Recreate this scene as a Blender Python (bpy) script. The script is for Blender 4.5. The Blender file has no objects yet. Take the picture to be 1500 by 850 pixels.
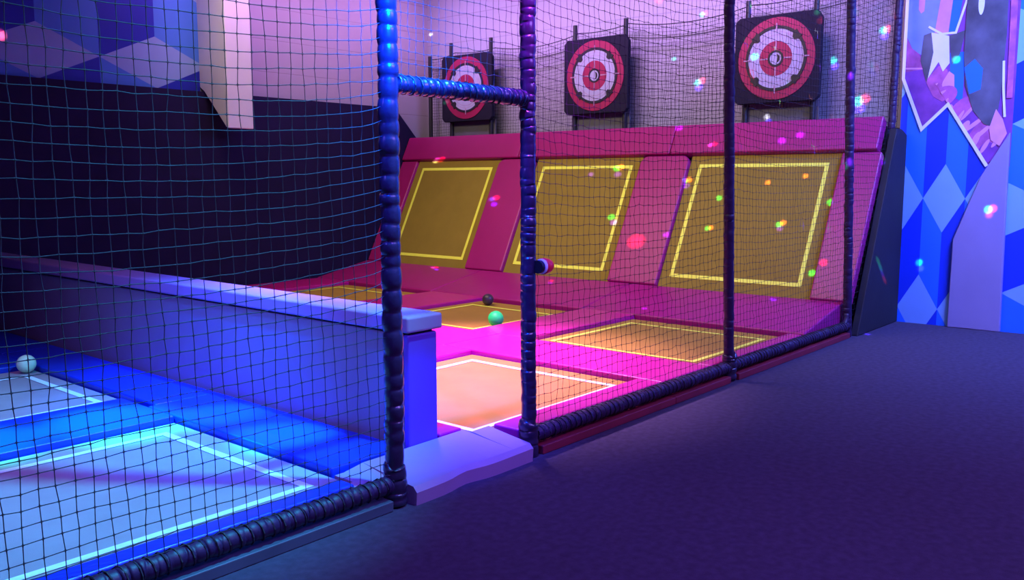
import bpy, math, random
from mathutils import Vector, Matrix
random.seed(7)
scene = bpy.context.scene
COL = scene.collection
sin, cos, pi = math.sin, math.cos, math.pi

# ------------------------------------------------------------------ materials
def mat(name, col, rough=0.6, noise=0.0, nscale=8.0, bump=0.0, bscale=40.0, spec=0.4, coat=0.0, dark=0.0):
    m = bpy.data.materials.new(name); m.use_nodes = True
    nt = m.node_tree; N = nt.nodes; L = nt.links
    b = N['Principled BSDF']
    b.inputs['Base Color'].default_value = (*col, 1)
    b.inputs['Roughness'].default_value = rough
    b.inputs['Specular IOR Level'].default_value = spec
    b.inputs['Coat Weight'].default_value = coat
    b.inputs['Coat Roughness'].default_value = 0.2
    tc = N.new('ShaderNodeTexCoord')
    if noise > 0:
        n = N.new('ShaderNodeTexNoise'); n.inputs['Scale'].default_value = nscale; n.inputs['Detail'].default_value = 5
        L.new(tc.outputs['Object'], n.inputs['Vector'])
        r = N.new('ShaderNodeValToRGB')
        r.color_ramp.elements[0].position = 0.3; r.color_ramp.elements[1].position = 0.7
        r.color_ramp.elements[0].color = (*[max(0, c*(1-noise)) for c in col], 1)
        r.color_ramp.elements[1].color = (*[min(1, c*(1+noise)) for c in col], 1)
        L.new(n.outputs['Fac'], r.inputs['Fac']); L.new(r.outputs['Color'], b.inputs['Base Color'])
    if bump > 0:
        n2 = N.new('ShaderNodeTexNoise'); n2.inputs['Scale'].default_value = bscale; n2.inputs['Detail'].default_value = 3
        L.new(tc.outputs['Object'], n2.inputs['Vector'])
        bp = N.new('ShaderNodeBump'); bp.inputs['Strength'].default_value = bump; bp.inputs['Distance'].default_value = 0.01
        L.new(n2.outputs['Fac'], bp.inputs['Height']); L.new(bp.outputs['Normal'], b.inputs['Normal'])
    return m

def mat_block(name, col, rot, bw=0.4, rh=0.2, mortar=0.010, dark=0.80):
    m = mat(name, col, 0.75)
    nt = m.node_tree; N = nt.nodes; L = nt.links; b = N['Principled BSDF']
    tc = N.new('ShaderNodeTexCoord'); mp = N.new('ShaderNodeMapping'); mp.inputs['Rotation'].default_value = rot
    br = N.new('ShaderNodeTexBrick')
    br.inputs['Color1'].default_value = (*col, 1); br.inputs['Color2'].default_value = (*[c*.93 for c in col], 1)
    br.inputs['Mortar'].default_value = (*[c*dark for c in col], 1)
    br.inputs['Scale'].default_value = 1; br.inputs['Brick Width'].default_value = bw; br.inputs['Row Height'].default_value = rh
    br.inputs['Mortar Size'].default_value = mortar; br.inputs['Mortar Smooth'].default_value = 0.4
    L.new(tc.outputs['Object'], mp.inputs['Vector']); L.new(mp.outputs['Vector'], br.inputs['Vector'])
    L.new(br.outputs['Color'], b.inputs['Base Color'])
    bp = N.new('ShaderNodeBump'); bp.inputs['Strength'].default_value = 0.4; bp.inputs['Distance'].default_value = 0.01; bp.invert = True
    L.new(br.outputs['Fac'], bp.inputs['Height']); L.new(bp.outputs['Normal'], b.inputs['Normal'])
    return m

M = {}
M['carpet'] = mat('speckled_carpet', (.060, .046, .076), .95, .16, 25, .12, 200, .1)
M['black_pad'] = mat('black_wall_vinyl', (.011, .0065, .038), .7, .15, 3, .1, 20, .2)
M['wall'] = mat_block('painted_blockwork', (.34, .33, .35), (pi/2, 0, pi/2))
M['board_wall'] = mat_block('painted_boarding', (.36, .33, .33), (pi/2, 0, 0), 3.0, .42, .008, .8)
M['plain_wall'] = mat('painted_plaster', (.34, .33, .34), .7, .05, 2)
M['column'] = mat('white_gloss_boxing', (.74, .66, .72), .5, .04, 3)
M['ceil'] = mat('dark_ceiling', (.05, .05, .06), .9, .1, 2)
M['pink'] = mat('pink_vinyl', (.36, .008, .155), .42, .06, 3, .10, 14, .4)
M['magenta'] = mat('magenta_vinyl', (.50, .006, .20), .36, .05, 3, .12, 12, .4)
M['blue'] = mat('blue_vinyl', (.006, .042, .50), .36, .06, 3, .14, 10, .45)
M['bed'] = mat('tan_trampoline_mesh', (.40, .205, .035), .7, .06, 5, .25, 300, .2)
M['bed_slope'] = mat('olive_trampoline_mesh', (.285, .195, .030), .7, .06, 5, .25, 300, .2)
M['bed_grey'] = mat('grey_trampoline_mesh', (.30, .29, .30), .7, .07, 4, .25, 300, .2)
M['line'] = mat('bright_line_tape', (.93, .95, .10), .5, .04, 10)
M['line_white'] = mat('pale_line_tape', (.96, .96, .80), .5, .04, 10)
M['line_mint'] = mat('mint_line_tape', (.70, .97, .92), .5, .04, 10)
M['end_pad'] = mat('violet_vinyl', (.13, .055, .42), .42, .05, 3, .1, 16, .4)
M['steel'] = mat('black_steel', (.009, .008, .013), .45, .1, 6)
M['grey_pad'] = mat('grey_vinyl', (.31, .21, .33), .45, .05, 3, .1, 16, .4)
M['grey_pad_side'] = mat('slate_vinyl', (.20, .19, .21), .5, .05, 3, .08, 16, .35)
M['wrap'] = mat('black_foam_wrap', (.021, .013, .038), .30, .2, 30, .12, 40, .6, .5)
M['rail_wrap'] = mat('black_rail_foam', (.026, .009, .045), .5, .2, 30, .12, 50, .35)
M['cord'] = mat('black_net_cord', (.022, .020, .026), .7, .2, 60)
M['fine_cord'] = mat('thin_black_net_cord', (.02, .018, .022), .8, .2, 60)
M['kerb_red'] = mat('red_kerb_board', (.20, .015, .03), .5, .15, 5)
M['kerb_blue'] = mat('pale_kerb_board', (.06, .07, .10), .5, .15, 5)
M['panel'] = mat('charcoal_side_panel', (.013, .011, .016), .75, .2, 4, .15, 60)
M['tb_black'] = mat('target_board_black', (.012, .010, .022), .75, .15, 8, 0, 40, .15)
M['tb_grey'] = mat('target_backing_grey', (.10, .095, .11), .7, .1, 6)
M['tb_red'] = mat('target_red', (.27, .006, .055), .55, .08, 12)
M['tb_white'] = mat('target_white', (.35, .35, .46), .6, .06, 12)
M['tb_ring'] = mat('target_ring_black', (.012, .010, .014), .5, .1, 12)
M['tb_mark'] = mat('target_mark_grey', (.35, .22, .30), .6, .05, 12)
M['ball_green'] = mat('green_foam_ball', (.02, .80, .15), .5, .06, 20, .1, 60)
M['ball_white'] = mat('cream_foam_ball', (.62, .95, .55), .5, .05, 20, .1, 60)
M['ball_black'] = mat('dark_foam_ball', (.055, .030, .055), .4, .1, 20, .1, 60)
M['knob_red'] = mat('red_knob', (.92, .015, .04), .4, .06, 20)
M['knob_white'] = mat('white_collar', (.80, .76, .82), .4, .06, 20)
M['m_light'] = mat('mural_pale_blue', (.20, .42, .74), .5, .03, 3)
M['m_mid'] = mat('mural_mid_blue', (.018, .17, .82), .5, .03, 3)
M['m_dark'] = mat('mural_royal_blue', (.006, .040, .62), .5, .03, 3)
M['l_light'] = mat('mural_grey_white', (.23, .36, .50), .5, .03, 3)
M['l_mid'] = mat('mural_cornflower', (.055, .20, .50), .5, .03, 3)
M['l_dark'] = mat('mural_navy', (.008, .018, .28), .5, .03, 3)
M['a_purple'] = mat('mural_purple', (.22, .05, .30), .5, .25, 6)
M['a_rose'] = mat('mural_rose', (.48, .10, .30), .5, .3, 9)
M['a_pink'] = mat('mural_pink', (.75, .28, .48), .5, .1, 6)
M['a_white'] = mat('mural_white', (.80, .78, .85), .5, .05, 6)
M['a_grey'] = mat('mural_smoke_grey', (.10, .095, .12), .35, .4, 4)
M['a_sky'] = mat('mural_sky_blue', (.22, .30, .62), .5, .1, 6)
M['pilaster'] = mat('beige_plaster', (.26, .22, .42), .7, .05, 3)

# ------------------------------------------------------------------ mesh tools
class MB:
    def __init__(s): s.v = []; s.f = []; s.mi = []; s.cur = 0
    def add(s, vs, fs):
        o = len(s.v); s.v += [tuple(v) for v in vs]
        for f in fs: s.f.append([i+o for i in f]); s.mi.append(s.cur)
    def box(s, a, b):
        (x0, y0, z0), (x1, y1, z1) = a, b
        s.add([(x0,y0,z0),(x1,y0,z0),(x1,y1,z0),(x0,y1,z0),(x0,y0,z1),(x1,y0,z1),(x1,y1,z1),(x0,y1,z1)],
              [(0,3,2,1),(4,5,6,7),(0,1,5,4),(1,2,6,5),(2,3,7,6),(3,0,4,7)])
    def prism(s, poly, fn, w0, w1):
        """poly: list of (u,v); fn(u,v,w) -> xyz"""
        n = len(poly)
        s.add([fn(u, v, w0) for u, v in poly] + [fn(u, v, w1) for u, v in poly],
              [tuple(range(n))[::-1], tuple(range(n, 2*n))] + [(i, (i+1) % n, n+(i+1) % n, n+i) for i in range(n)])
    def tube(s, pts, radii, n=10, caps=True, phase=0.0):
        pts = [Vector(p) for p in pts]; m = len(pts)
        vs = []; fs = []
        t0 = (pts[1]-pts[0]).normalized()
        a = Vector((0,0,1)) if abs(t0.z) < .9 else Vector((1,0,0))
        nx = t0.cross(a).normalized()
        for i in range(m):
            t = (pts[min(i+1, m-1)]-pts[max(i-1, 0)]).normalized()
            nx = (nx - t*nx.dot(t)).normalized(); ny = t.cross(nx)
            r = radii[i] if isinstance(radii, (list, tuple)) else radii
            for k in range(n):
                an = 2*pi*k/n+phase
                vs.append(pts[i] + nx*(r*cos(an)) + ny*(r*sin(an)))
        for i in range(m-1):
            for k in range(n):
                k2 = (k+1) % n
                fs.append((i*n+k, i*n+k2, (i+1)*n+k2, (i+1)*n+k))
        if caps: fs += [tuple(range(n))[::-1], tuple((m-1)*n+k for k in range(n))]
        s.add(vs, fs)
    def build(s, name, mats, parent=None, smooth=False, bevel=0.0, seg=2, offset=(0,0,0)):
        me = bpy.data.meshes.new(name)
        o = Vector(offset)
        me.from_pydata([tuple(Vector(v)-o) for v in s.v], [], s.f)
        if not isinstance(mats, (list, tuple)): mats = [mats]
        for m in mats: me.materials.append(m)
        for p, i in zip(me.polygons, s.mi): p.material_index = i
        if smooth: me.polygons.foreach_set('use_smooth', [True]*len(me.polygons))
        me.validate(); me.update()
        ob = bpy.data.objects.new(name, me); COL.objects.link(ob); ob.location = o
        if parent: ob.parent = parent; ob.location = o - parent.location if o.length else -Vector(parent.location)
        if bevel:
            bv = ob.modifiers.new('edge', 'BEVEL'); bv.width = bevel; bv.segments = seg; bv.limit_method = 'ANGLE'
            me.polygons.foreach_set('use_smooth', [True]*len(me.polygons))
            bv.harden_normals = True
        return ob

def tag(o, label, cat, group=None):
    o['label'] = label; o['category'] = cat
    if group: o['group'] = group
    return o
def struct(o): o['kind'] = 'structure'; return o
def thing(name, loc, label, cat, group=None):
    e = bpy.data.objects.new(name, None); COL.objects.link(e); e.location = loc; e.empty_display_size = .1
    return tag(e, label, cat, group)
def copy_tree(o, parent=None):
    c = o.copy(); COL.objects.link(c)
    if parent: c.parent = parent
    for ch in list(o.children): copy_tree(ch, c)
    return c

# ------------------------------------------------------------------ camera
H = 1.5
YAW, PITCH, F = math.radians(40.477), math.radians(7.1305), 1279.0
fw = Vector((cos(YAW)*cos(PITCH), sin(YAW)*cos(PITCH), -sin(PITCH)))
rt = Vector((sin(YAW), -cos(YAW), 0)); up = rt.cross(fw)
cam = bpy.data.cameras.new('camera'); co = bpy.data.objects.new('camera', cam); COL.objects.link(co)
co.matrix_world = Matrix(((rt.x, up.x, -fw.x, 0), (rt.y, up.y, -fw.y, 0), (rt.z, up.z, -fw.z, H), (0, 0, 0, 1)))
cam.sensor_width = 36; cam.lens = 36*F/1500; cam.clip_start = .05; cam.clip_end = 100
scene.camera = co
from mathutils.geometry import tessellate_polygon
# ------------------------------------------------------------------ room shell
FY = 2.95                     # the fence line
def slab(name, a, b, m):
    mb = MB(); mb.box(a, b); return struct(mb.build(name, m))
slab('floor', (-3, -4, -.1), (10.0, 10.4, 0), M['carpet'])
slab('ceiling', (-3, -4, 5.0), (10.0, 10.4, 5.1), M['ceil'])
slab('wall_back', (9.9, 2.95, 0), (10.0, 10.4, 5.0), M['wall'])
slab('wall_right', (9.75, -4, 0), (10.0, 2.95, 5.0), M['plain_wall'])
slab('wall_left', (-3, 10.2, 0), (9.9, 10.4, 5.0), M['board_wall'])
# black padded lower part of the left wall, its end cut down to the slope
mb = MB(); mb.prism([(-3, 0), (9.62, 0), (9.62, 2.08), (9.10, 2.60), (-3, 2.60)], lambda u, v, w: (u, w, v), 10.1, 10.2)
struct(mb.build('wall_left_lower', M['black_pad']))
# boxed steel column hanging off the left wall, its foot cut at a slant
mb = MB(); mb.prism([(10.2, 2.66), (10.1, 2.60), (9.62, 2.135), (9.58, 2.135), (9.58, 5.0), (10.2, 5.0)], lambda u, v, w: (w, u, v), 5.94, 6.29)
struct(mb.build('trim_1', M['column'], bevel=.012))
# plaster pilaster on the right wall, tapering to a point at the top
mb = MB(); mb.prism([(1.91, 1.97), (2.14, 1.55), (2.36, .91), (2.365, 0), (1.88, 0)], lambda u, v, w: (w, u, v), 9.69, 9.75)
struct(mb.build('trim_2', M['pilaster'], bevel=.01))

# ------------------------------------------------------------------ murals of stacked cubes
def clip(poly, u0, u1, v0, v1):
    def cut(P, f):
        out = []
        for i in range(len(P)):
            a, b = P[i], P[(i+1) % len(P)]; fa, fb = f(a), f(b)
            if fa >= 0: out.append(a)
            if (fa >= 0) != (fb >= 0):
                t = fa/(fa-fb); out.append((a[0]+(b[0]-a[0])*t, a[1]+(b[1]-a[1])*t))
        return out
    for f in (lambda p: p[0]-u0, lambda p: u1-p[0], lambda p: p[1]-v0, lambda p: v1-p[1]):
        poly = cut(poly, f)
        if len(poly) < 3: return []
    return poly
def rhombille(mb, cu, cv, hw, hh, e, rect, fn, d=0.001):
    u0, u1, v0, v1 = rect
    pv = hh+e
    for r in range(-9, 10):
        for c in range(-12, 13):
            u = cu + (2*c + (r % 2))*hw; v = cv + r*pv
            T = [(u, v+hh), (u+hw, v), (u, v-hh), (u-hw, v)]
            Lf = [(u-hw, v), (u, v-hh), (u, v-hh-e), (u-hw, v-e)]
            Rf = [(u, v-hh), (u+hw, v), (u+hw, v-e), (u, v-hh-e)]
            for k, P in enumerate((T, Lf, Rf)):
                P = clip(P, u0, u1, v0, v1)
                if P:
                    mb.cur = k; mb.add([fn(a, b, d) for a, b in P], [tuple(range(len(P)))])
# left wall mural (u = X)
fL = lambda u, v, w: (u, 10.2-w, v)
mb = MB(); mb.cur = 1; mb.prism([(1.2, 2.6), (5.94, 2.6), (5.94, 4.9), (1.2, 4.9)], fL, 0, .010)
rhombille(mb, 4.03, 2.905, .672, .302, .73, (1.2, 5.94, 2.6, 4.9), fL, .012)
tag(mb.build('wall_mural', [M['l_light'], M['l_mid'], M['l_dark']]),
    'blue and grey cube pattern mural on left wall above the black padding', 'mural')
# right wall mural (u = -Y)
fR = lambda u, v, w: (9.75-w, -u, v)
mb = MB(); mb.cur = 1; mb.prism([(-2.945, 0), (3.5, 0), (3.5, 4.9), (-2.945, 4.9)], fR, 0, .010)
rhombille(mb, -2.48, 1.32, .2, .35, .8, (-2.945, -1.9, 0, 4.9), fR, .012)
rhombille(mb, -1.9, 1.22, .5, .26, .57, (-1.9, 3.5, 0, 4.9), fR, .012)
LAY = [0]
def half(P, a, b_):        # keep the part of a patch right of the line a-b
    f = lambda p: (b_[0]-a[0])*(p[1]-a[1])-(b_[1]-a[1])*(p[0]-a[0]); out = []
    for i in range(len(P)):
        p, q = P[i], P[(i+1) % len(P)]; fp, fq = f(p), f(q)
        if fp >= 0: out.append(p)
        if (fp >= 0) != (fq >= 0): t = fp/(fp-fq); out.append((p[0]+(q[0]-p[0])*t, p[1]+(q[1]-p[1])*t))
    return out
EDGE = ((2.10, 1.645), (2.49, 2.27))
def patch(idx, pts, lay, cut=False):
    if cut: pts = half(pts, *EDGE)
    if len(pts) < 3: return
    LAY[0] += 1
    mb.cur = idx; tri = tessellate_polygon([[Vector((y, z, 0)) for y, z in pts]])
    mb.add([fR(-y, z, .013+.0003*LAY[0]) for y, z in pts], [tuple(t) for t in tri])
def ell(idx, cy, cz, a, b, rot, lay, n=24):
    patch(idx, [(cy+a*cos(t)*cos(rot)-b*sin(t)*sin(rot), cz+a*cos(t)*sin(rot)+b*sin(t)*cos(rot)) for t in [2*pi*i/n for i in range(n)]], lay, True)
def stroke(idx, pts, w, lay):
    V = [Vector(p) for p in pts]; A = []; B = []
    for i, p in enumerate(V):
        d0 = (V[i]-V[i-1]).normalized() if i else (V[1]-V[0]).normalized()
        d1 = (V[i+1]-V[i]).normalized() if i < len(V)-1 else d0
        n0 = Vector((-d0.y, d0.x)); n1 = Vector((-d1.y, d1.x)); m = (n0+n1).normalized(); k = min(2.0, 1/max(.3, m.dot(n0)))
        A.append(tuple(p+m*w/2*k)); B.append(tuple(p-m*w/2*k))
    patch(idx, A+B[::-1], lay)
PU, RO, PK, WH, GR, SK = 3, 4, 5, 6, 7, 8
patch(PU, [(2.944, 4.2), (2.944, 2.55), (2.73, 2.03), (2.49, 2.27), (2.10, 1.645), (1.90, 1.64), (1.90, 4.2)], 1)
patch(SK, [(2.944, 4.2), (2.944, 3.02), (2.86, 2.84), (2.74, 2.76), (2.60, 2.86), (2.48, 3.05), (2.40, 3.4), (2.40, 4.2)], 2)
patch(RO, [(2.944, 3.00), (2.944, 2.62), (2.72, 2.64), (2.80, 2.80), (2.87, 2.86)], 3)
stroke(PK, [(2.94, 2.66), (2.74, 2.645)], .015, 3)
patch(PK, [(2.60, 3.5), (2.46, 3.5), (2.51, 2.97), (2.66, 2.99)], 3)
patch(PK, [(2.83, 3.50), (2.76, 3.50), (2.77, 3.22), (2.80, 3.20), (2.825, 3.24)], 3)
patch(1, [(2.48, 3.6), (2.38, 3.6), (2.45, 2.99), (2.53, 2.97)], 4)
patch(1, [(2.50, 2.78), (2.36, 2.78), (2.36, 2.28), (2.44, 2.34), (2.49, 2.52)], 3)
patch(RO, [(2.72, 2.52), (2.60, 2.66), (2.52, 2.62), (2.44, 2.36), (2.55, 2.30), (2.64, 2.36)], 4)
patch(PK, [(2.555, 2.50), (2.50, 2.60), (2.45, 2.56), (2.44, 2.38), (2.52, 2.36), (2.57, 2.42)], 6)
patch(GR, [(2.76, 2.98), (2.69, 3.00), (2.66, 2.80), (2.71, 2.50), (2.78, 2.72)], 5)
patch(GR, [(2.52, 2.95), (2.37, 2.99), (2.41, 2.76), (2.48, 2.66)], 5)
patch(WH, [(2.69, 3.00), (2.52, 2.95), (2.50, 2.68), (2.56, 2.60), (2.605, 2.70), (2.70, 2.54), (2.66, 2.80)], 5)
stroke(WH, [(2.72, 3.06), (2.59, 2.975), (2.46, 2.975), (2.37, 3.30), (2.36, 3.8)], .022, 6)
ell(RO, 2.56, 2.34, .16, .10, -.5, 5); ell(RO, 2.66, 2.40, .12, .06, -.6, 5)
ell(RO, 2.36, 2.10, .15, .26, .45, 5); ell(RO, 2.20, 1.90, .16, .30, .55, 4)
ell(PU, 2.30, 2.06, .07, .17, .45, 6); ell(PU, 2.10, 1.78, .09, .10, .4, 6)
for cy, cz, a, b_, r in ((2.47, 2.17, .030, .10, .1), (2.40, 2.09, .018, .13, .5), (2.33, 2.02, .035, .09, .5), (2.30, 2.18, .016, .10, .7), (2.24, 2.06, .020, .12, .9),
                         (2.22, 1.90, .030, .09, .4), (2.16, 1.98, .020, .12, .8), (2.13, 1.84, .020, .08, .5), (2.60, 2.36, .016, .10, 1.0), (2.66, 2.44, .012, .08, .9),
                         (2.80, 2.50, .008, .10, .7), (2.52, 2.28, .014, .06, .5), (2.02, 1.90, .02, .09, .6), (2.36, 1.98, .010, .08, .6)):
    ell(PK, cy, cz, a, b_, r, 7)
patch(GR, [(2.37, 4.2), (2.37, 2.75), (2.34, 2.45), (2.26, 2.20), (2.15, 2.06), (2.05, 2.02), (2.02, 2.3), (2.00, 2.9), (2.02, 4.2)], 8)
patch(1, [(2.36, 2.62), (2.27, 2.70), (2.19, 2.60), (2.20, 2.40), (2.30, 2.36)], 9)
patch(RO, [(2.00, 4.2), (1.93, 4.2), (1.915, 2.3), (1.965, 2.3)], 7)
ell(WH, 2.24, 3.24, .028, .12, 0, 10); stroke(WH, [(2.01, 2.66), (1.998, 2.40), (1.97, 2.12)], .022, 10)
patch(PK, [(2.10, 2.02), (2.05, 2.20), (1.985, 2.10), (1.94, 1.96), (2.00, 1.84), (2.08, 1.90)], 9, True)
stroke(WH, [(2.936, 4.2), (2.936, 2.555), (2.73, 2.03), (2.49, 2.27), (2.10, 1.645)], .032, 12)
tag(mb.build('wall_mural', [M['m_light'], M['m_mid'], M['m_dark'], M['a_purple'], M['a_rose'], M['a_pink'], M['a_white'], M['a_grey'], M['a_sky']]),
    'bright blue diamond mural with purple comic artwork on right wall', 'mural')

# ------------------------------------------------------------------ trampolines in the floor
def bed_things(x0, x1, y0, y1, lx0, lx1, ly0, ly1, matbed, matline, label, lw=.045, zb=.10):
    t = thing('trampoline', ((x0+x1)/2, (y0+y1)/2, 0), label, 'trampoline')
    mb = MB(); n = 14; vs = []; fs = []
    for i in range(n+1):
        for j in range(n+1):
            u, v = i/n, j/n
            sag = .010*16*u*(1-u)*v*(1-v)
            vs.append((x0+.012+(x1-x0-.024)*u, y0+.012+(y1-y0-.024)*v, zb-sag))
    for i in range(n):
        for j in range(n): a = i*(n+1)+j; fs.append((a, a+n+1, a+n+2, a+1))
    k = len(vs); vs2 = [(a, b, c-.012) for a, b, c in vs]
    mb.add(vs + vs2, fs + [tuple(q+k for q in f[::-1]) for f in fs])
    mb.build('jumping_mat', matbed, t, smooth=True)
    mb = MB()
    def zz(x, y):
        u, v = (x-x0)/(x1-x0), (y-y0)/(y1-y0); return zb-.010*16*u*(1-u)*v*(1-v)
    m_ = 12
    for (a, b) in (((lx0, ly0), (lx1, ly0)), ((lx1, ly0), (lx1, ly1)), ((lx1, ly1), (lx0, ly1)), ((lx0, ly1), (lx0, ly0))):
        d = Vector((b[0]-a[0], b[1]-a[1])); L = d.length; d /= L; nn = Vector((-d.y, d.x))
        vs = []
        for q in range(m_+1):
            s = -lw/2 + (L+lw)*q/m_
            for w in (-lw/2, lw/2):
                x = a[0]+d.x*s+nn.x*w; y = a[1]+d.y*s+nn.y*w; vs.append((x, y, zz(x, y)+.004))
        mb.add(vs, [(2*q, 2*q+2, 2*q+3, 2*q+1) for q in range(m_)])
    mb.build('line_marking', matline, t)
    mb = MB(); w = .05
    mb.box((x0, y0, 0), (x1, y0+w, zb-.016)); mb.box((x0, y1-w, 0), (x1, y1, zb-.016))
    mb.box((x0, y0+w, 0), (x0+w, y1-w, zb-.016)); mb.box((x1-w, y0+w, 0), (x1, y1-w, zb-.016))
    mb.build('frame', M['steel'], t)
    return t
c1 = (3.35, 5.10); c2 = (5.80, 7.50)
bed_things(3.41, 5.10, 3.20, 4.78, 3.50, 4.92, 3.27, 4.61, M['bed'], M['line_white'], 'tan floor trampoline just inside the doorway with bright outline')
bed_things(*c2, 3.14, 4.78, 6.00, 7.27, 3.27, 4.65, M['bed'], M['line'], 'tan floor trampoline against the foot of the nearest slanted trampoline')
bed_things(*c1, 5.45, 6.88, 3.50, 4.92, 5.58, 6.72, M['bed'], M['line_white'], 'tan floor trampoline mostly hidden behind grey divider, second from the fence')
bed_things(*c2, 5.45, 6.88, 6.00, 7.20, 5.60, 6.73, M['bed'], M['line'], 'tan floor trampoline with green ball and dark ball on it')
bed_things(*c2, 7.75, 9.35, 6.00, 7.25, 7.92, 9.20, M['bed'], M['line'], 'tan floor trampoline deepest in corner by black padded wall')
bed_things(.85, 2.50, 3.12, 4.72, 1.00, 2.34, 3.24, 4.54, M['bed_grey'], M['line_mint'], 'grey blue lit floor trampoline nearest the camera behind left net')
bed_things(.85, 2.55, 5.38, 6.92, 1.00, 2.42, 5.52, 6.68, M['bed_grey'], M['line_mint'], 'grey blue lit floor trampoline with white ball at its corner')

def pad(name, a, b, m, label, cat='pad', bev=.012, group=None):
    mb = MB(); mb.box(a, b)
    o = mb.build(name, m, None, bevel=bev, seg=3, offset=((a[0]+b[0])/2, (a[1]+b[1])/2, a[2]))
    return tag(o, label, cat, group)
G = .004; PT = .14
pk = M['magenta']; gp = 'magenta floor pads between the right trampolines'
pad('floor_pad', (3.235, 3.27, 0), (3.41-G, 5.1, PT), pk, 'narrow magenta floor pad between divider end and doorway trampoline', group=gp)
pad('floor_pad', (3.235, 5.1+G, 0), (3.35-G, 10.06, PT), pk, 'narrow magenta floor pad hidden along far side of the grey divider', group=gp)
pad('floor_pad', (3.58, 3.01, 0), (5.1, 3.20-G, PT), pk, 'magenta floor pad along fence rail in front of doorway trampoline', group=gp)
pad('floor_pad', (5.80+G, 3.01, 0), (7.5, 3.14-G, PT), pk, 'magenta floor pad along fence rail between second and third posts', group=gp)
pad('floor_pad', (5.1+G, 3.01, 0), (5.80, 5.1, PT), pk, 'wide magenta floor pad between the two front floor trampolines', group=gp)
pad('floor_pad', (5.1+G, 5.1+G, 0), (5.80-G, 7.3, PT), pk, 'magenta floor pad left of the trampoline holding green ball', group=gp)
pad('floor_pad', (5.1+G, 7.3+G, 0), (5.80-G, 10.06, PT), pk, 'magenta floor pad in far left corner behind grey divider', group=gp)
pad('floor_pad', (3.41, 4.78+G, 0), (5.1, 5.45-G, PT), pk, 'magenta floor pad behind the doorway trampoline', group=gp)
pad('floor_pad', (5.80+G, 4.78+G, 0), (7.55, 5.45-G, PT), pk, 'magenta floor pad directly in front of green ball', group=gp)
pad('floor_pad', (3.35, 6.88+G, 0), (5.1, 10.06, PT), pk, 'large magenta floor pad hidden behind grey divider near black wall', group=gp)
pad('floor_pad', (5.80, 6.88+G, 0), (7.55, 7.75-G, PT), pk, 'magenta floor pad left of the small dark ball', group=gp)
pad('floor_pad', (5.80, 9.35+G, 0), (7.55, 10.06, PT), pk, 'magenta floor pad running along foot of black padded wall', group=gp)
bl = M['blue']; gb = 'blue floor pads in the left court'
pad('floor_pad', (2.50+G, 3.27, 0), (2.972, 5.05, PT), bl, 'blue floor pad beside divider, right of nearest grey trampoline', group=gb)
pad('floor_pad', (2.55+G, 5.05+G, 0), (2.972, 7.5, PT), bl, 'blue floor pad beside divider next to white ball', group=gb)
pad('floor_pad', (2.55+G, 7.5+G, 0), (2.972, 10.06, PT), bl, 'blue floor pad beside divider at far dark end', group=gb)
pad('floor_pad', (.85, 3.01, 0), (2.435, 3.12-G, PT), bl, 'blue floor pad strip along left fence rail', group=gb)
pad('floor_pad', (.85, 4.72+G, 0), (2.50, 5.38-G, PT), bl, 'blue floor pad between the two grey trampolines', group=gb)
pad('floor_pad', (.85, 6.92+G, 0), (2.55, 10.06, PT), bl, 'blue floor pad behind the trampoline with white ball', group=gb)
pad('floor_pad', (.20, 3.01, 0), (.85-G, 10.06, PT), bl, 'blue floor pad at far left side of the grey trampolines', group=gb)

# ------------------------------------------------------------------ slanted wall of trampolines
SX, SZ, SK_ = 8.43, .10, .5
q = math.sqrt(1+SK_*SK_)
def S(y, s, w):        # y along the wall, s up the slope, w out of it
    return (SX + SK_*s/q - w/q, y, SZ + s/q + w*SK_/q)
s_bot, s_top, s_end = .235, 1.885, 2.27
bays = [(3.36, 5.12, 'nearest the fence'), (5.79, 7.44, 'in the middle of the row'), (8.10, 9.75, 'farthest from the fence')]
def strip(mb, y0, y1, s0, s1, lw, w):
    for a in ((y0, s0, y1, s0+lw), (y0, s1-lw, y1, s1), (y0, s0+lw, y0+lw, s1-lw), (y1-lw, s0+lw, y1, s1-lw)):
        mb.prism([(a[0], a[1]), (a[2], a[1]), (a[2], a[3]), (a[0], a[3])], lambda u, v, w_: S(u, v, w_), w, w+.004)
for y0, y1, wh in bays:
    t = thing('slanted_trampoline', S((y0+y1)/2, s_bot, 0), 'olive slanted trampoline with yellow outline, %s' % wh, 'trampoline')
    mb = MB(); mb.prism([(y0, s_bot), (y1, s_bot), (y1, s_top), (y0, s_top)], S, -.03, 0); mb.build('jumping_mat', M['bed_slope'], t)
    mb = MB(); strip(mb, y0+.12, y1-.12, s_bot+.13, s_top-.11, .042, .001); mb.build('line_marking', M['line'], t)
    mb = MB(); strip(mb, y0+.002, y1-.002, s_bot+.002, s_top-.002, .05, -.075); mb.build('frame', M['steel'], t)
def slope_pad(y0, y1, s0, s1, w0, w1, m, label, round_top=False, group=None):
    mb = MB()
    P = [(y0, s0), (y1, s0), (y1, s1), (y0, s1)]
    if round_top:
        r = .10
        P = [(y0, s0), (y1, s0)] + [(y1-r+r*cos(a), s1-r+r*sin(a)) for a in [pi/2*i/6 for i in range(7)]] + [(y0+r+r*cos(a), s1-r+r*sin(a)) for a in [pi/2+pi/2*i/6 for i in range(7)]]
    mb.prism(P, S, w0, w1)
    return tag(mb.build('slope_pad', m, None, bevel=.02, seg=3, offset=S((y0+y1)/2, s0, w0)), label, 'pad', group)
gs = 'pink pads on the slanted wall'
pi_ = M['pink']
slope_pad(2.953, 3.36-G, s_bot, s_top-.01, -.06, .045, pi_, 'pink upright pad at fence end of the slanted wall', group=gs)
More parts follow.
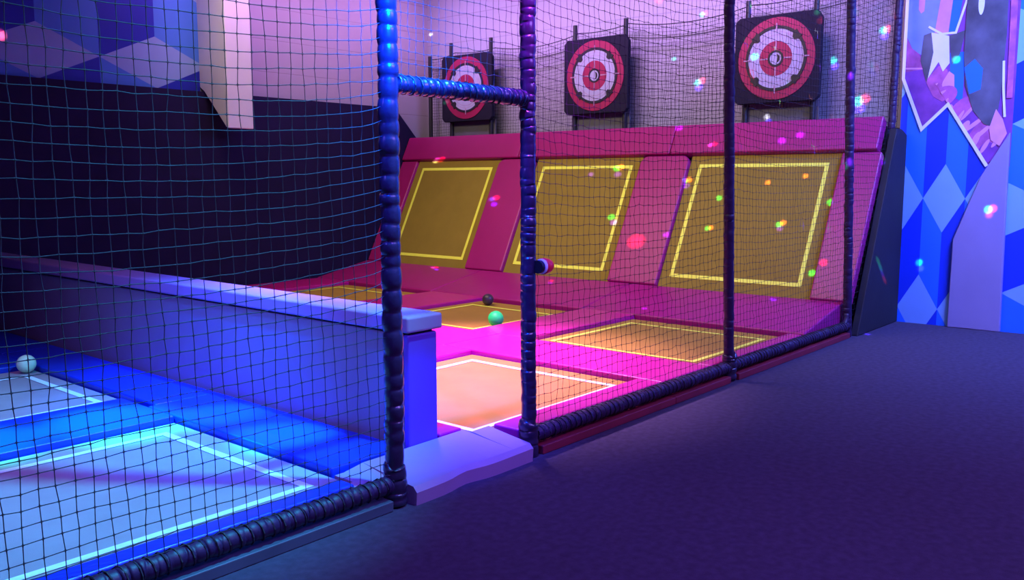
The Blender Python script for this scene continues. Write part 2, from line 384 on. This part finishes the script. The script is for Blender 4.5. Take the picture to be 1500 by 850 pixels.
slope_pad(5.12+G, 5.79-G, s_bot, s_top-.01, -.06, .055, pi_, 'pink upright pad between nearest and middle slanted trampolines', True, gs)
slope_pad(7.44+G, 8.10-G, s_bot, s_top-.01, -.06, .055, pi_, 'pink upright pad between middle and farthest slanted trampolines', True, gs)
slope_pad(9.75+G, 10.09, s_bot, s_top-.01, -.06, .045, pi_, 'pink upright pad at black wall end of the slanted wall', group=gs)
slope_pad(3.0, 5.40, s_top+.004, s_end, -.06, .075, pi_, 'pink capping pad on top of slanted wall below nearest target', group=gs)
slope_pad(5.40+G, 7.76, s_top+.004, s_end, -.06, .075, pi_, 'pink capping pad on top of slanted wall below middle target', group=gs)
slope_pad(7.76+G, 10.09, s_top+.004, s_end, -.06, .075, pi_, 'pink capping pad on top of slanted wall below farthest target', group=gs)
def foot_pad(y0, y1, label):
    p0 = S(0, s_bot-.004, .05)
    prof = [(7.56, 0), (SX+.02, 0), (S(0, s_bot-.004, -.05)[0], S(0, s_bot-.004, -.05)[2]), (p0[0], p0[2]), (7.56, .145)]
    mb = MB(); mb.prism(prof, lambda u, v, w: (u, w, v), y0, y1)
    return tag(mb.build('foot_pad', pi_, None, bevel=.02, seg=3, offset=(7.56, (y0+y1)/2, 0)), label, 'pad', 'pink foot pads below the slanted wall')
foot_pad(3.01, 5.45, 'pink sloping foot pad below nearest slanted trampoline')
foot_pad(5.45+G, 7.77, 'pink sloping foot pad below middle slanted trampoline')
foot_pad(7.77+G, 10.09, 'pink sloping foot pad below farthest slanted trampoline')
# charcoal side panel closing the end of the slope
mb = MB(); mb.prism([(8.53, 0), (9.74, 0), (9.74, 1.98), (9.56, 2.03), (9.40, 2.03)], lambda u, v, w: (u, w, v), 2.87, 2.945)
tag(mb.build('side_panel', M['panel'], None, bevel=.012, offset=(9.2, 2.9, 0)), 'charcoal tapered side panel closing fence end of the slanted wall', 'panel')

# ------------------------------------------------------------------ divider between the courts
t = thing('divider_wall', (3.1, 6.6, 0), 'long low grey padded divider wall between blue and pink courts', 'padded wall')
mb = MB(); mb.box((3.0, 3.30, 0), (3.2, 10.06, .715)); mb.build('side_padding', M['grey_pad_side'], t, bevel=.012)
mb = MB(); mb.box((2.997, 3.255, .10), (3.205, 3.297, .715)); mb.build('end_pad', M['end_pad'], t, bevel=.012, seg=3)
mb = MB(); mb.box((2.975, 3.235, .728), (3.228, 10.06, .812)); mb.build('cap_pad', M['grey_pad'], t, bevel=.014, seg=3)
mb = MB(); mb.box((3.02, 3.27, .714), (3.18, 10.05, .730)); mb.build('shadow_gap_strip', M['steel'], t)
# doorway step pad, its front lip slumped
mb = MB()
xs = [2.45, 2.505, 2.506, 2.56, 2.679, 2.68] + [2.68+.855*i/14 for i in range(1, 15)]
xs = sorted(xs + [3.395, 3.396])
ring = []; m_ = len(xs)
for x in xs:
    u = (x-2.68)/.86; zt = .088+.010*max(0, u)
    yf = 3.012 if x < 2.6795 else 2.87 + .03*math.exp(-((u-.42)/.12)**2)
    yb = 3.252 if x < 3.3955 else 3.192
    if x < 2.5055: yb = 3.115
    ring.append([(x, yf, .0), (x, yf-.004, zt-.025), (x, yf+.02, zt), (x, (yf+yb)/2, zt+.018), (x, yb-.003, zt+(.040 if x > 2.6 else .02)), (x, yb, .0)])
vs = [p for r_ in ring for p in r_]; fs = []
for i in range(m_-1):
    for j in range(6): fs.append((i*6+j, i*6+(j+1) % 6, (i+1)*6+(j+1) % 6, (i+1)*6+j))
fs += [tuple(range(6)), tuple((m_-1)*6+j for j in range(6))[::-1]]
mb.add(vs, fs)
ob = mb.build('step_pad', M['grey_pad'], None, bevel=.008, offset=(3.1, 3.05, 0))
tag(ob, 'pale grey step pad lying in the doorway between two wrapped posts', 'pad')

# ------------------------------------------------------------------ netted fence frame
mb = MB(); mb.box((9.46, 3.0, 0), (9.9, 10.1, 2.06)); struct(mb.build('trim_3', M['panel']))
PX = [.25, 2.62, 3.59, 5.93, 8.43]
fr = thing('fence_frame', (3.6, FY, 0), 'black foam wrapped fence frame of posts and rails along the courts', 'fence')
def wrapped(p, d, r=.041, pitch=.055, n=14, seed=0, amp=.006):
    """a foam tube lashed at intervals: bulges between the lashings, wandering a little"""
    rnd = random.Random(seed); p = Vector(p); d = Vector(d); L = (d-p).length; pts = []; rad = []; s = 0
    t = (d-p)/L; a = Vector((0, 0, 1)) if abs(t.z) < .9 else Vector((1, 0, 0)); nx = t.cross(a).normalized(); ny = t.cross(nx)
    while s < L-.001:
        w = min(pitch*rnd.uniform(.7, 1.35), L-s); bul = amp*rnd.uniform(.6, 1.3)
        off = nx*rnd.uniform(-.003, .003)+ny*rnd.uniform(-.003, .003)
        for f, h in ((0.0, 0), (.10, .55), (.35, 1), (.70, .95), (.92, .5)):
            pts.append(p+t*(s+w*f)+off*h); rad.append(r+bul*h)
        s += w
    pts.append(d); rad.append(r)
    mb = MB(); mb.tube(pts, rad, n)
    # lashing cord winding round
    return mb
def cord_wind(mb, p, d, r, pitch, seed):
    rnd = random.Random(seed); p = Vector(p); d = Vector(d); L = (d-p).length; t = (d-p)/L
    a = Vector((0, 0, 1)) if abs(t.z) < .9 else Vector((1, 0, 0)); nx = t.cross(a).normalized(); ny = t.cross(nx)
    n = int(L/pitch*10); pts = []
    for i in range(n+1):
        an = 2*pi*i/10; pts.append(p+t*(L*i/n)+nx*(r*cos(an))+ny*(r*sin(an)))
    mb.tube(pts, .0035, 4)
posts = [((PX[0], FY, 0), (PX[0], FY, 4.2)), ((2.622, FY, 0), (2.618, FY, 4.2)), ((3.60, FY, 0), (3.565, FY, 4.2)),
         ((5.98, FY, 0), (5.72, FY, 4.2)), ((8.47, FY, 0), (8.06, FY, 4.2)), ((9.47, FY, 2.03), (9.53, FY, 4.2))]
def post_x(i, z):
    a, b = posts[i]; return a[0]+(b[0]-a[0])*(z-a[2])/(b[2]-a[2])
for i, (a, b) in enumerate(posts):
    if i == 5: a = (a[0], a[1], 2.035)
    mb = wrapped(a, b, r=(.041, .041, .040, .036, .040, .036)[i], pitch=(.07, .078, .045, .05, .05, .05)[i], seed=i, amp=(.005, .0055, .0025, .0012, .0012, .0012)[i])
    po = mb.build('post', M['wrap' if i < 3 else 'rail_wrap'], fr, smooth=True)
    if i in (1, 2, 3):      # thicker foam collar at the foot where the rails meet the post
        mb = wrapped((a[0], FY, .003), (a[0], FY, .19), r=.050, pitch=.045, seed=i+20, amp=.006)
        mb.build('foot_collar', M['wrap'], po, smooth=True).location = (0, 0, 0)
for k, (x0, x1, r_) in enumerate(((.29, 2.585, .038), (3.635, 5.94, .040), (6.01, 8.44, .040))):
    mb = wrapped((x0, FY, .112), (x1, FY, .108), r=r_, pitch=.036, seed=40+k, amp=.004)
    rl = mb.build('bottom_rail', M['rail_wrap'], fr, smooth=True)
    mb = MB(); cord_wind(mb, (x0, FY, .112), (x1, FY, .108), r_+.006, .05, 4)
    mb.build('lashing_cord', M['cord'], rl).location = (0, 0, 0)
mb = wrapped((2.655, FY, 1.925), (3.55, FY, 1.925), r=.037, pitch=.04, seed=60, amp=.005)
cb = mb.build('cross_bar', M['wrap'], fr, smooth=True)
mb = MB(); cord_wind(mb, (2.655, FY, 1.925), (3.55, FY, 1.925), .043, .045, 5); mb.build('lashing_cord', M['cord'], cb).location = (0, 0, 0)
# curved corner where the last rail turns up into the last post
pts = []
for i in range(11):
    an = pi/2*i/10; pts.append((8.30+.13*sin(an), FY, .23-.13*cos(an)))
mb = MB(); mb.tube(pts, [.027]*11, 10); mb.build('corner_bend', M['rail_wrap'], fr, smooth=True)
# knob with white collar on the second post
KY, KZ = 2.893, 1.046
t = thing('knob', (3.62, KY, KZ), 'red domed knob with white collar sticking out of second wrapped post', 'knob')
mb = MB(); mb.tube([(3.596, KY, KZ), (3.624, KY, KZ)], [.037, .035], 20); mb.build('base', M['steel'], t, smooth=False, bevel=.004)
mb = MB(); mb.tube([(3.622, KY, KZ), (3.626, KY, KZ), (3.637, KY, KZ), (3.644, KY, KZ)], [.036, .041, .041, .037], 24); mb.build('collar', M['knob_white'], t, smooth=True)
mb = MB(); prof = [(3.642+.078*sin(a), .044*cos(a)**.75 if a < 1.55 else 0) for a in [pi/2*i/9 for i in range(10)]]
mb.tube([(x, KY, KZ) for x, r in prof], [max(r, .0015) for x, r in prof], 24); mb.build('dome', M['knob_red'], t, smooth=True)
# boards under the rails
def kerb(x0, x1, m, label):
    mb = MB(); mb.box((x0, 2.897, 0), (x1, 3.0, .050)); return tag(mb.build('kerb_board', m, None, bevel=.006, offset=((x0+x1)/2, 2.94, 0)), label, 'kerb', 'kerb boards under the fence')
kerb(.30, 2.565, M['kerb_blue'], 'pale bluish kerb board under left fence rail')
kerb(3.66, 5.10, M['kerb_red'], 'dark red kerb board beside the doorway step')
kerb(5.105, 5.915, M['kerb_red'], 'short dark red kerb board just before third post')
kerb(6.045, 8.40, M['kerb_red'], 'dark red kerb board between third post and corner post')

# ------------------------------------------------------------------ netting
def net(name, ulines, zlines, pos, r, m, label, inside=None, knots=1.7, jit=.003, seed=1, cat='net', wav=.003, edge=()):
    """square mesh of cords; pos(u,z)->xyz with the sag; a cord is a thin tube, thicker at each knot"""
    rnd = random.Random(seed); P = {}
    for i, u in enumerate(ulines):
        for j, z in enumerate(zlines):
            if inside and not inside(u, z): continue
            p = Vector(pos(u, z)); p += Vector((wav*sin(z*7.3+u*9+seed)*cos(i*1.9+seed), 0, wav*.6*sin(u*13+j*.9)))
            P[i, j] = p + Vector((rnd.gauss(0, jit), rnd.gauss(0, jit), rnd.gauss(0, jit)))
    mb = MB()
    def run(keys):
        cur = []
        def flush():
            if len(cur) > 1:
                pts = []; rad = []
                for a, b in zip(cur, cur[1:]):
                    pts += [P[a], P[a].lerp(P[b], .14), P[a].lerp(P[b], .86)]; rad += [r*knots, r, r]
                pts.append(P[cur[-1]]); rad.append(r*knots)
                mb.tube(pts, rad, 4, caps=False)
        for k in keys:
            if k in P: cur.append(k)
            else: flush(); cur = []
        flush()
    for i in range(len(ulines)): run([(i, j) for j in range(len(zlines))])
    for j in range(len(zlines)): run([(i, j) for i in range(len(ulines))])
    for z in edge: mb.tube([pos(u, z) for u in ulines], .006, 5)
    return tag(mb.build(name, m, None, smooth=True), label, cat)
def lin(a, b, step):
    n = max(2, int(round((b-a)/step))); return [a+(b-a)*i/n for i in range(n+1)]
def panel_pos(ia, ib, sag, bow, za, zb):
    def f(u, z):          # u 0..1 between two posts
        xa, xb = post_x(ia, z)+.03, post_x(ib, z)-.03
        h = min(1, max(0, (z-za)/(1.0)));
        s = 4*u*(1-u)
        return (xa+(xb-xa)*u, FY + bow*s*min(1, h*1.5), z - sag*(s**.7)*h*h)
    return f
def us(w, step): n = int(round(w/step)); return [i/n for i in range(n+1)]
net('safety_net', us(2.31, .058), lin(.15, 4.15, .060), panel_pos(0, 1, .085, .03, .15, 4), .0017, M['cord'],
    'black knotted safety net over the blue court left of the doorway', jit=.0016, seed=3, wav=.006)
net('safety_net', us(.9, .048), lin(1.965, 4.15, .055), panel_pos(1, 2, .01, .0, 1.965, 4), .0013, M['cord'],
    'black safety net above the doorway cross bar', seed=4, jit=.002)
net('safety_net', us(2.28, .056), lin(.155, 4.15, .056), panel_pos(2, 3, .05, .02, .155, 4), .0013, M['cord'],
    'black safety net right of the doorway in front of pink pads', seed=5, jit=.003)
net('safety_net', us(2.4, .056), lin(.155, 4.15, .056), panel_pos(3, 4, .05, .02, .155, 4), .0013, M['cord'],
    'black safety net in front of nearest slanted trampoline and target', seed=6, jit=.003)
net('safety_net', us(1.3, .056), lin(.20, 4.15, .056), lambda u, z: (post_x(4, z)+.03+(9.50-post_x(4, z)-.06)*u, FY-.012, z), .0013, M['cord'],
    'black safety net above charcoal side panel next to right mural', seed=7, jit=.002,
    inside=lambda u, z: (post_x(4, z)+.03+(9.50-post_x(4, z)-.06)*u) < 8.50+.455*max(0, z-.02))

# ------------------------------------------------------------------ targets on poles and the back net
TX = 9.62
def fT(y, z, w): return (TX-w, y, z)
def disc(mb, cy, cz, r, w0, w1, n=56): mb.prism([(cy+r*cos(2*pi*i/n), cz+r*sin(2*pi*i/n)) for i in range(n)], fT, w0, w1)
def ringm(mb, cy, cz, r0, r1, w0, w1, a0=0.0, a1=2*pi, n=56):
    full = abs(a1-a0-2*pi) < 1e-6; vs = []; fs = []
    for i in range(n+1):
        a = a0+(a1-a0)*i/n
        for r, w in ((r0, w0), (r1, w0), (r1, w1), (r0, w1)): vs.append(fT(cy+r*cos(a), cz+r*sin(a), w))
    for i in range(n):
        for k in range(4): fs.append((i*4+k, i*4+(k+1) % 4, (i+1)*4+(k+1) % 4, (i+1)*4+k))
    if not full: fs += [(0, 1, 2, 3), (n*4+3, n*4+2, n*4+1, n*4)]
    mb.add(vs, fs)
def make_target():
    cy, cz = 0.0, 2.86
    t = thing('target', (TX, 0, 2.15), '', 'target')
    t.location = (0, 0, 0)
    hw, z0, z1, c = .505, 2.375, 3.345, .05
    mb = MB(); mb.prism([(-hw+c, z0), (hw-c, z0), (hw, z0+c), (hw, z1-c), (hw-c, z1), (-hw+.06, z1), (-hw, z1-.08), (-hw, z0+c)], fT, 0, .07)
    mb.build('board', M['tb_black'], t, bevel=.012)
    mb = MB(); ringm(mb, cy, cz, .350, .450, .068, .080); mb.build('outer_ring', M['tb_red'], t)
    for k in range(4):
        mb = MB(); ringm(mb, cy, cz, .325, .358, .070, .088, k*pi/2+.03, (k+1)*pi/2-.03, 16)
        a = pi/4+k*pi/2; ca, sa = cos(a), sin(a)
        pts = [(.285, -.016), (.33, -.050), (.375, -.045), (.365, 0), (.375, .045), (.33, .050), (.285, .016)]
        mb.prism([(r*ca-s*sa, cz+r*sa+s*ca) for r, s in pts], fT, .080, .092)
        mb.build('score_ring', M['tb_ring'], t)
    mb = MB(); ringm(mb, cy, cz, .190, .327, .068, .082); mb.build('white_ring', M['tb_white'], t)
    mb = MB(); ringm(mb, cy, cz, .255, .260, .0815, .084); ringm(mb, cy, cz, .290, .294, .0815, .084); mb.build('thin_ring', M['tb_mark'], t)
    mb = MB(); ringm(mb, cy, cz, .090, .191, .068, .083); mb.build('inner_ring', M['tb_red'], t)
    mb = MB(); ringm(mb, cy, cz, .068, .091, .068, .088); mb.build('bull_rim', M['tb_ring'], t)
    mb = MB(); disc(mb, cy, cz, .069, .068, .084); mb.build('bullseye', M['tb_white'], t)
    mb = MB()      # dark crescent in the middle
    P = [(-.006+.042*cos(a), cz+.048*sin(a)) for a in [pi/2+pi*i/10 for i in range(11)]]
    P += [(-.006+.016*cos(a), cz+.048*sin(a)) for a in [3*pi/2-pi*i/10 for i in range(1, 10)]]
    mb.prism(P, fT, .083, .088); mb.build('crescent_mark', M['tb_ring'], t)
    for k in range(4):
        a = k*pi/2; ca, sa = cos(a), sin(a)
        for r0, r1 in ((.095, .188), (.300, .385)):
            mb = MB(); mb.prism([(r*ca-s*sa, cz+r*sa+s*ca) for r, s in ((r0, -.008), (r1, -.006), (r1, .006), (r0, .008))], fT, .0825, .0862); mb.build('cross_mark', M['tb_mark'], t)
    for y in (-.40, .40):
        mb = MB(); mb.tube([(TX+.034, y, 2.06), (TX+.034, y, 3.55)], .030, 12); mb.build('pole', M['steel'], t, smooth=False)
    mb = MB(); mb.prism([(-.46, 2.08), (.46, 2.08), (.46, z0+.02), (-.46, z0+.02)], fT, -.085, -.064); mb.build('backing_board', M['tb_grey'], t, bevel=.006)
    return t
tg = make_target(); tg.location = (0, 4.26, 0); tg['group'] = 'ring targets on the back wall'
tg['label'] = 'red and white ring target nearest the fence, above nearest slanted trampoline'
for y, lb in ((6.73, 'red and white ring target in the middle, right of second wrapped post'), (9.04, 'red and white ring target partly behind doorway cross bar, farthest away')):
    c = copy_tree(tg); c.location = (0, y, 0); c['label'] = lb
mb = MB(); mb.tube([(TX+.05, 9.91, 2.06), (TX+.05, 9.91, 3.40)], .032, 12)
tag(mb.build('net_pole', M['steel'], None, offset=(TX+.05, 9.91, 2.0)), 'slim black pole standing alone left of the farthest target', 'pole')
def back_pos(u, z):
    y = 2.98+6.95*u
    top = [(2.98, 3.75), (3.86, 3.55), (4.66, 3.52), (6.33, 3.50), (7.13, 3.46), (8.64, 3.42), (9.44, 3.42), (9.93, 3.36)]
    zt = 3.4
    for (a, za), (b, zb_) in zip(top, top[1:]):
        if a <= y <= b:
            f = (y-a)/(b-a); zt = za+(zb_-za)*f - (.16 if b-a > 1 else .05)*4*f*(1-f)*.55
    return (TX+.112+.012*sin(y*3), y, 2.064+(zt-2.064)*z)
net('back_net', us(6.95, .050), us(1.45, .048), back_pos, .0021, M['fine_cord'], 'fine black net strung between target poles in front of block wall', knots=1.4, jit=.003, seed=9, edge=(.88, 1.0))

# ------------------------------------------------------------------ balls
def ball(p, r, m, label):
    mb = MB(); n, k = 28, 16; vs = [(0, 0, r)]; fs = []
    for i in range(1, k):
        th = pi*i/k
        for j in range(n): vs.append((r*sin(th)*cos(2*pi*j/n), r*sin(th)*sin(2*pi*j/n), r*cos(th)))
    vs.append((0, 0, -r))
    for j in range(n): fs.append((0, 1+j, 1+(j+1) % n)); fs.append((len(vs)-1, 1+(k-2)*n+(j+1) % n, 1+(k-2)*n+j))
    for i in range(k-2):
        for j in range(n): fs.append((1+i*n+j, 1+(i+1)*n+j, 1+(i+1)*n+(j+1) % n, 1+i*n+(j+1) % n))
    mb.add(vs, fs); o = mb.build('foam_ball', m, None, smooth=True); o.location = p
    tag(o, label, 'ball')
ball((6.245, 5.535, .177), .076, M['ball_green'], 'bright green foam ball on a tan floor trampoline behind the doorway')
ball((7.29, 6.58, .164), .066, M['ball_black'], 'small dark foam ball near foot of the slanted wall')
ball((2.47, 6.79, .168), .066, M['ball_white'], 'pale white foam ball at corner of far blue lit trampoline')
# ------------------------------------------------------------------ light
def look(o, p, t):
    o.location = p; o.rotation_euler = (Vector(t)-Vector(p)).to_track_quat('-Z', 'Y').to_euler()
def area(name, p, t, sx, sy, col, e, spread=180):
    l = bpy.data.lights.new(name, 'AREA'); l.shape = 'RECTANGLE'; l.size = sx; l.size_y = sy; l.color = col; l.energy = e; l.spread = math.radians(spread)
    o = bpy.data.objects.new(name, l); COL.objects.link(o); look(o, p, t); return o
def spot(name, p, t, col, e, ang, blend=.6, r=.06):
    l = bpy.data.lights.new(name, 'SPOT'); l.color = col; l.energy = e; l.spot_size = math.radians(ang); l.spot_blend = blend; l.shadow_soft_size = r
    o = bpy.data.objects.new(name, l); COL.objects.link(o); look(o, p, t); return o
w = bpy.data.worlds.new('world'); scene.world = w; w.use_nodes = True
w.node_tree.nodes['Background'].inputs[0].default_value = (.20, .07, .75, 1)
w.node_tree.nodes['Background'].inputs[1].default_value = .22

# pink court
spot('court_lamp', (4.9, 5.4, 4.6), (4.75, 4.7, 0), (.70, .41, .92), 4200, 54, .8, .15)
area('slope_lamp', (5.0, 6.4, 4.6), (8.4, 6.4, .8), 5.5, .8, (1.0, .84, .50), 105, 110)
area('wall_wash', (7.6, 6.6, 4.8), (9.9, 6.6, 3.5), 6.5, .4, (.58, .29, .95), 105, 62)
area('left_wall_wash', (7.4, 8.4, 4.9), (7.4, 10.2, 3.8), 4.4, .5, (.62, .27, .88), 62, 70)
# blue court
spot('blue_court_lamp', (3.36, 1.9, 4.75), (1.45, 4.6, .1), (.05, .48, 1.0), 3300, 48, .7, .07)
area('blue_fill', (1.0, 6.0, 4.2), (1.5, 5.6, 0), 1.2, 2.5, (.42, .16, .62), 26, 90)
area('divider_lamp', (-1.2, 3.6, 3.4), (3.0, 4.6, .4), .8, .8, (.17, .12, 1.0), 30, 60)
for p, e, a in (((2.20, 4.90, .14), 3600, 13), ((1.55, 4.98, .14), 2600, 12), ((2.68, 4.55, .14), 2200, 8), ((2.66, 3.93, .14), 3300, 7.5)):
    spot('cyan_can', (1.4, 6.0, 3.8), p, (.0, 1.0, .5), e, a, .9, .05)
spot('post_spot', (2.36, 2.4, 4.0), (2.63, 2.95, 2.95), (.0, .06, 1.0), 8000, 46, 1, .06)
spot('post_spot', (3.3, 2.35, 3.8), (3.57, 2.95, 2.85), (.45, .03, 1.0), 2600, 46, 1, .06)  # unseen spot added to tint the second post and cross bar violet
spot('post_spot', (2.1, 1.75, 3.0), (2.62, 2.95, 2.2), (.0, .09, 1.0), 3600, 30, 1, .06)  # extra unseen spot, added only to brighten the upper first post
# foyer
area('mural_lamp', (8.0, 0.2, 4.2), (9.8, 2.0, 1.4), 1.5, 1.5, (.14, .22, 1.0), 420, 140)
spot('step_lamp', (3.0, -.2, 4.2), (3.15, 3.1, .2), (.20, .12, 1.0), 200, 26, .8, .1)
spot('floor_fill', (1.4, -1.2, 4.2), (2.2, 2.0, 0), (.24, .07, 1.0), 420, 50, .9, .2)  # unseen fill added to lift the blue on the near left floor
area('foyer_lamp', (4.5, -1.5, 4.6), (5.0, .8, 0), 3, 2, (.38, .19, 1.0), 230, 150)

# disco projector: many small coloured beams from one lamp
P0 = Vector((4.2, .9, 3.5))
DOTS = [
(9.88,5.41,2.71,'c',1.0), (9.88,5.35,2.73,'r',1.0), (9.88,5.39,2.65,'b',1.0), (9.88,5.37,3.52,'c',0.7), (9.88,5.33,3.53,'r',0.7), (9.88,3.21,3.10,'c',1.0),
(9.88,3.17,3.11,'r',1.0), (9.88,3.20,3.04,'b',1.0), (9.88,3.44,2.37,'c',1.3), (9.88,3.37,2.39,'r',1.3), (9.88,3.42,2.29,'b',1.3), (9.88,3.74,2.83,'c',1.0),
(9.88,3.72,2.77,'b',1.0), (9.55,4.52,2.90,'c',1.0), (9.55,3.77,3.22,'r',1.0), (9.55,3.81,3.31,'g',0.8), (9.55,4.32,2.26,'w',0.8), (9.55,4.30,2.21,'b',0.8),
(9.88,5.75,3.03,'c',0.6), (9.44,5.43,2.11,'v',1.1), (9.34,4.08,1.91,'v',1.1), (9.36,3.88,1.97,'v',1.1), (9.44,3.57,2.12,'v',1.1), (9.32,4.94,1.89,'w',0.7),
(9.33,4.89,1.90,'r',0.7), (9.21,6.14,1.65,'g',1.0), (9.21,6.08,1.67,'o',1.0), (9.17,6.10,1.58,'b',1.0), (9.17,6.51,1.58,'b',0.8), (9.13,5.14,1.50,'c',0.9),
(9.14,5.09,1.51,'o',0.9), (9.10,5.10,1.44,'b',0.9), (8.91,6.01,1.06,'g',1.0), (8.88,5.96,1.00,'b',1.0), (8.81,5.20,0.86,'v',0.8), (8.76,5.57,0.77,'r',2.2),
(9.03,4.64,1.31,'g',0.8), (8.87,4.69,0.97,'g',0.7), (8.87,4.65,0.98,'o',0.7), (9.12,4.11,1.48,'o',0.7), (9.16,3.71,1.55,'o',0.7), (8.90,3.87,1.04,'g',0.8),
(8.91,3.83,1.06,'o',0.8), (8.88,3.85,1.00,'b',0.8), (9.02,3.37,1.28,'g',1.0), (9.04,3.32,1.33,'v',1.1), (8.67,3.40,0.57,'g',0.9), (8.71,3.31,0.66,'r',0.9),
(8.49,3.75,0.22,'b',0.9), (9.24,2.95,1.73,'g',0.6), (9.23,2.94,1.69,'b',0.6), (8.99,8.06,1.23,'c',0.9), (9.00,7.99,1.25,'r',0.9), (8.96,8.00,1.16,'b',0.9),
(9.27,9.41,1.79,'w',0.8), (9.28,9.32,1.80,'r',0.8), (8.50,8.78,0.24,'w',0.7), (8.51,8.71,0.26,'r',0.7), (8.48,8.73,0.19,'b',0.7), (9.46,7.61,2.16,'r',0.8),
(9.88,9.99,2.62,'g',0.8), (9.88,10.09,3.78,'w',0.6), (8.47,6.68,0.18,'r',0.7), (8.44,6.70,0.12,'v',0.7), (9.04,2.88,0.69,'g',0.7), (9.12,2.88,0.62,'c',0.7),
(9.19,2.88,0.55,'b',0.7), (9.27,2.88,0.48,'r',0.7), (9.73,2.68,0.65,'c',0.8), (9.73,2.66,0.59,'b',0.8), (9.73,2.06,1.20,'g',0.9), (9.73,2.02,1.21,'r',0.9),
(9.73,2.05,1.15,'v',0.9), (9.73,2.44,2.71,'c',0.9), (8.72,2.84,0.00,'b',0.8), (3.68,10.10,3.02,'r',1.5), (9.88,5.98,3.77,'r',1.0), (7.72,4.77,0.20,'v',0.7),
]
CC = {'c': (.05, 1, .9), 'g': (.05, 1, .30), 'r': (1, .05, .10), 'b': (.16, .06, 1.7), 'w': (.9, .9, 1), 'v': (.28, .03, 1), 'o': (1, .28, .04)}
l = bpy.data.lights.new('disco_projector', 'POINT'); l.energy = 1500; l.shadow_soft_size = .01; l.use_nodes = True
nt = l.node_tree; N = nt.nodes; L = nt.links
em = N['Emission']; em.inputs['Strength'].default_value = 1.0
ge = N.new('ShaderNodeNewGeometry'); acc = None
for (x, y, z, k, s) in DOTS:
    d = Vector((x, y, z))-P0; dist = d.length; d.normalize()
    rad = .036*s/dist
    dp = N.new('ShaderNodeVectorMath'); dp.operation = 'DISTANCE'; dp.inputs[1].default_value = d
    L.new(ge.outputs['Incoming'], dp.inputs[0])
    mr = N.new('ShaderNodeMapRange'); mr.inputs['From Min'].default_value = rad*1.3; mr.inputs['From Max'].default_value = rad*.6
    L.new(dp.outputs['Value'], mr.inputs['Value'])
    ma = N.new('ShaderNodeVectorMath'); ma.operation = 'MULTIPLY_ADD'
    ma.inputs[1].default_value = Vector(CC[k])*0.3*dist*dist
    L.new(mr.outputs['Result'], ma.inputs[0])
    if acc: L.new(acc, ma.inputs[2])
    else: ma.inputs[2].default_value = (0, 0, 0)
    acc = ma.outputs['Vector']
L.new(acc, em.inputs['Color'])
lo = bpy.data.objects.new('disco_projector', l); COL.objects.link(lo); lo.location = P0

vs = scene.view_settings
vs.view_transform = 'Standard'; vs.look = 'None'; vs.gamma = 1; vs.use_curve_mapping = False; vs.exposure = 0.0
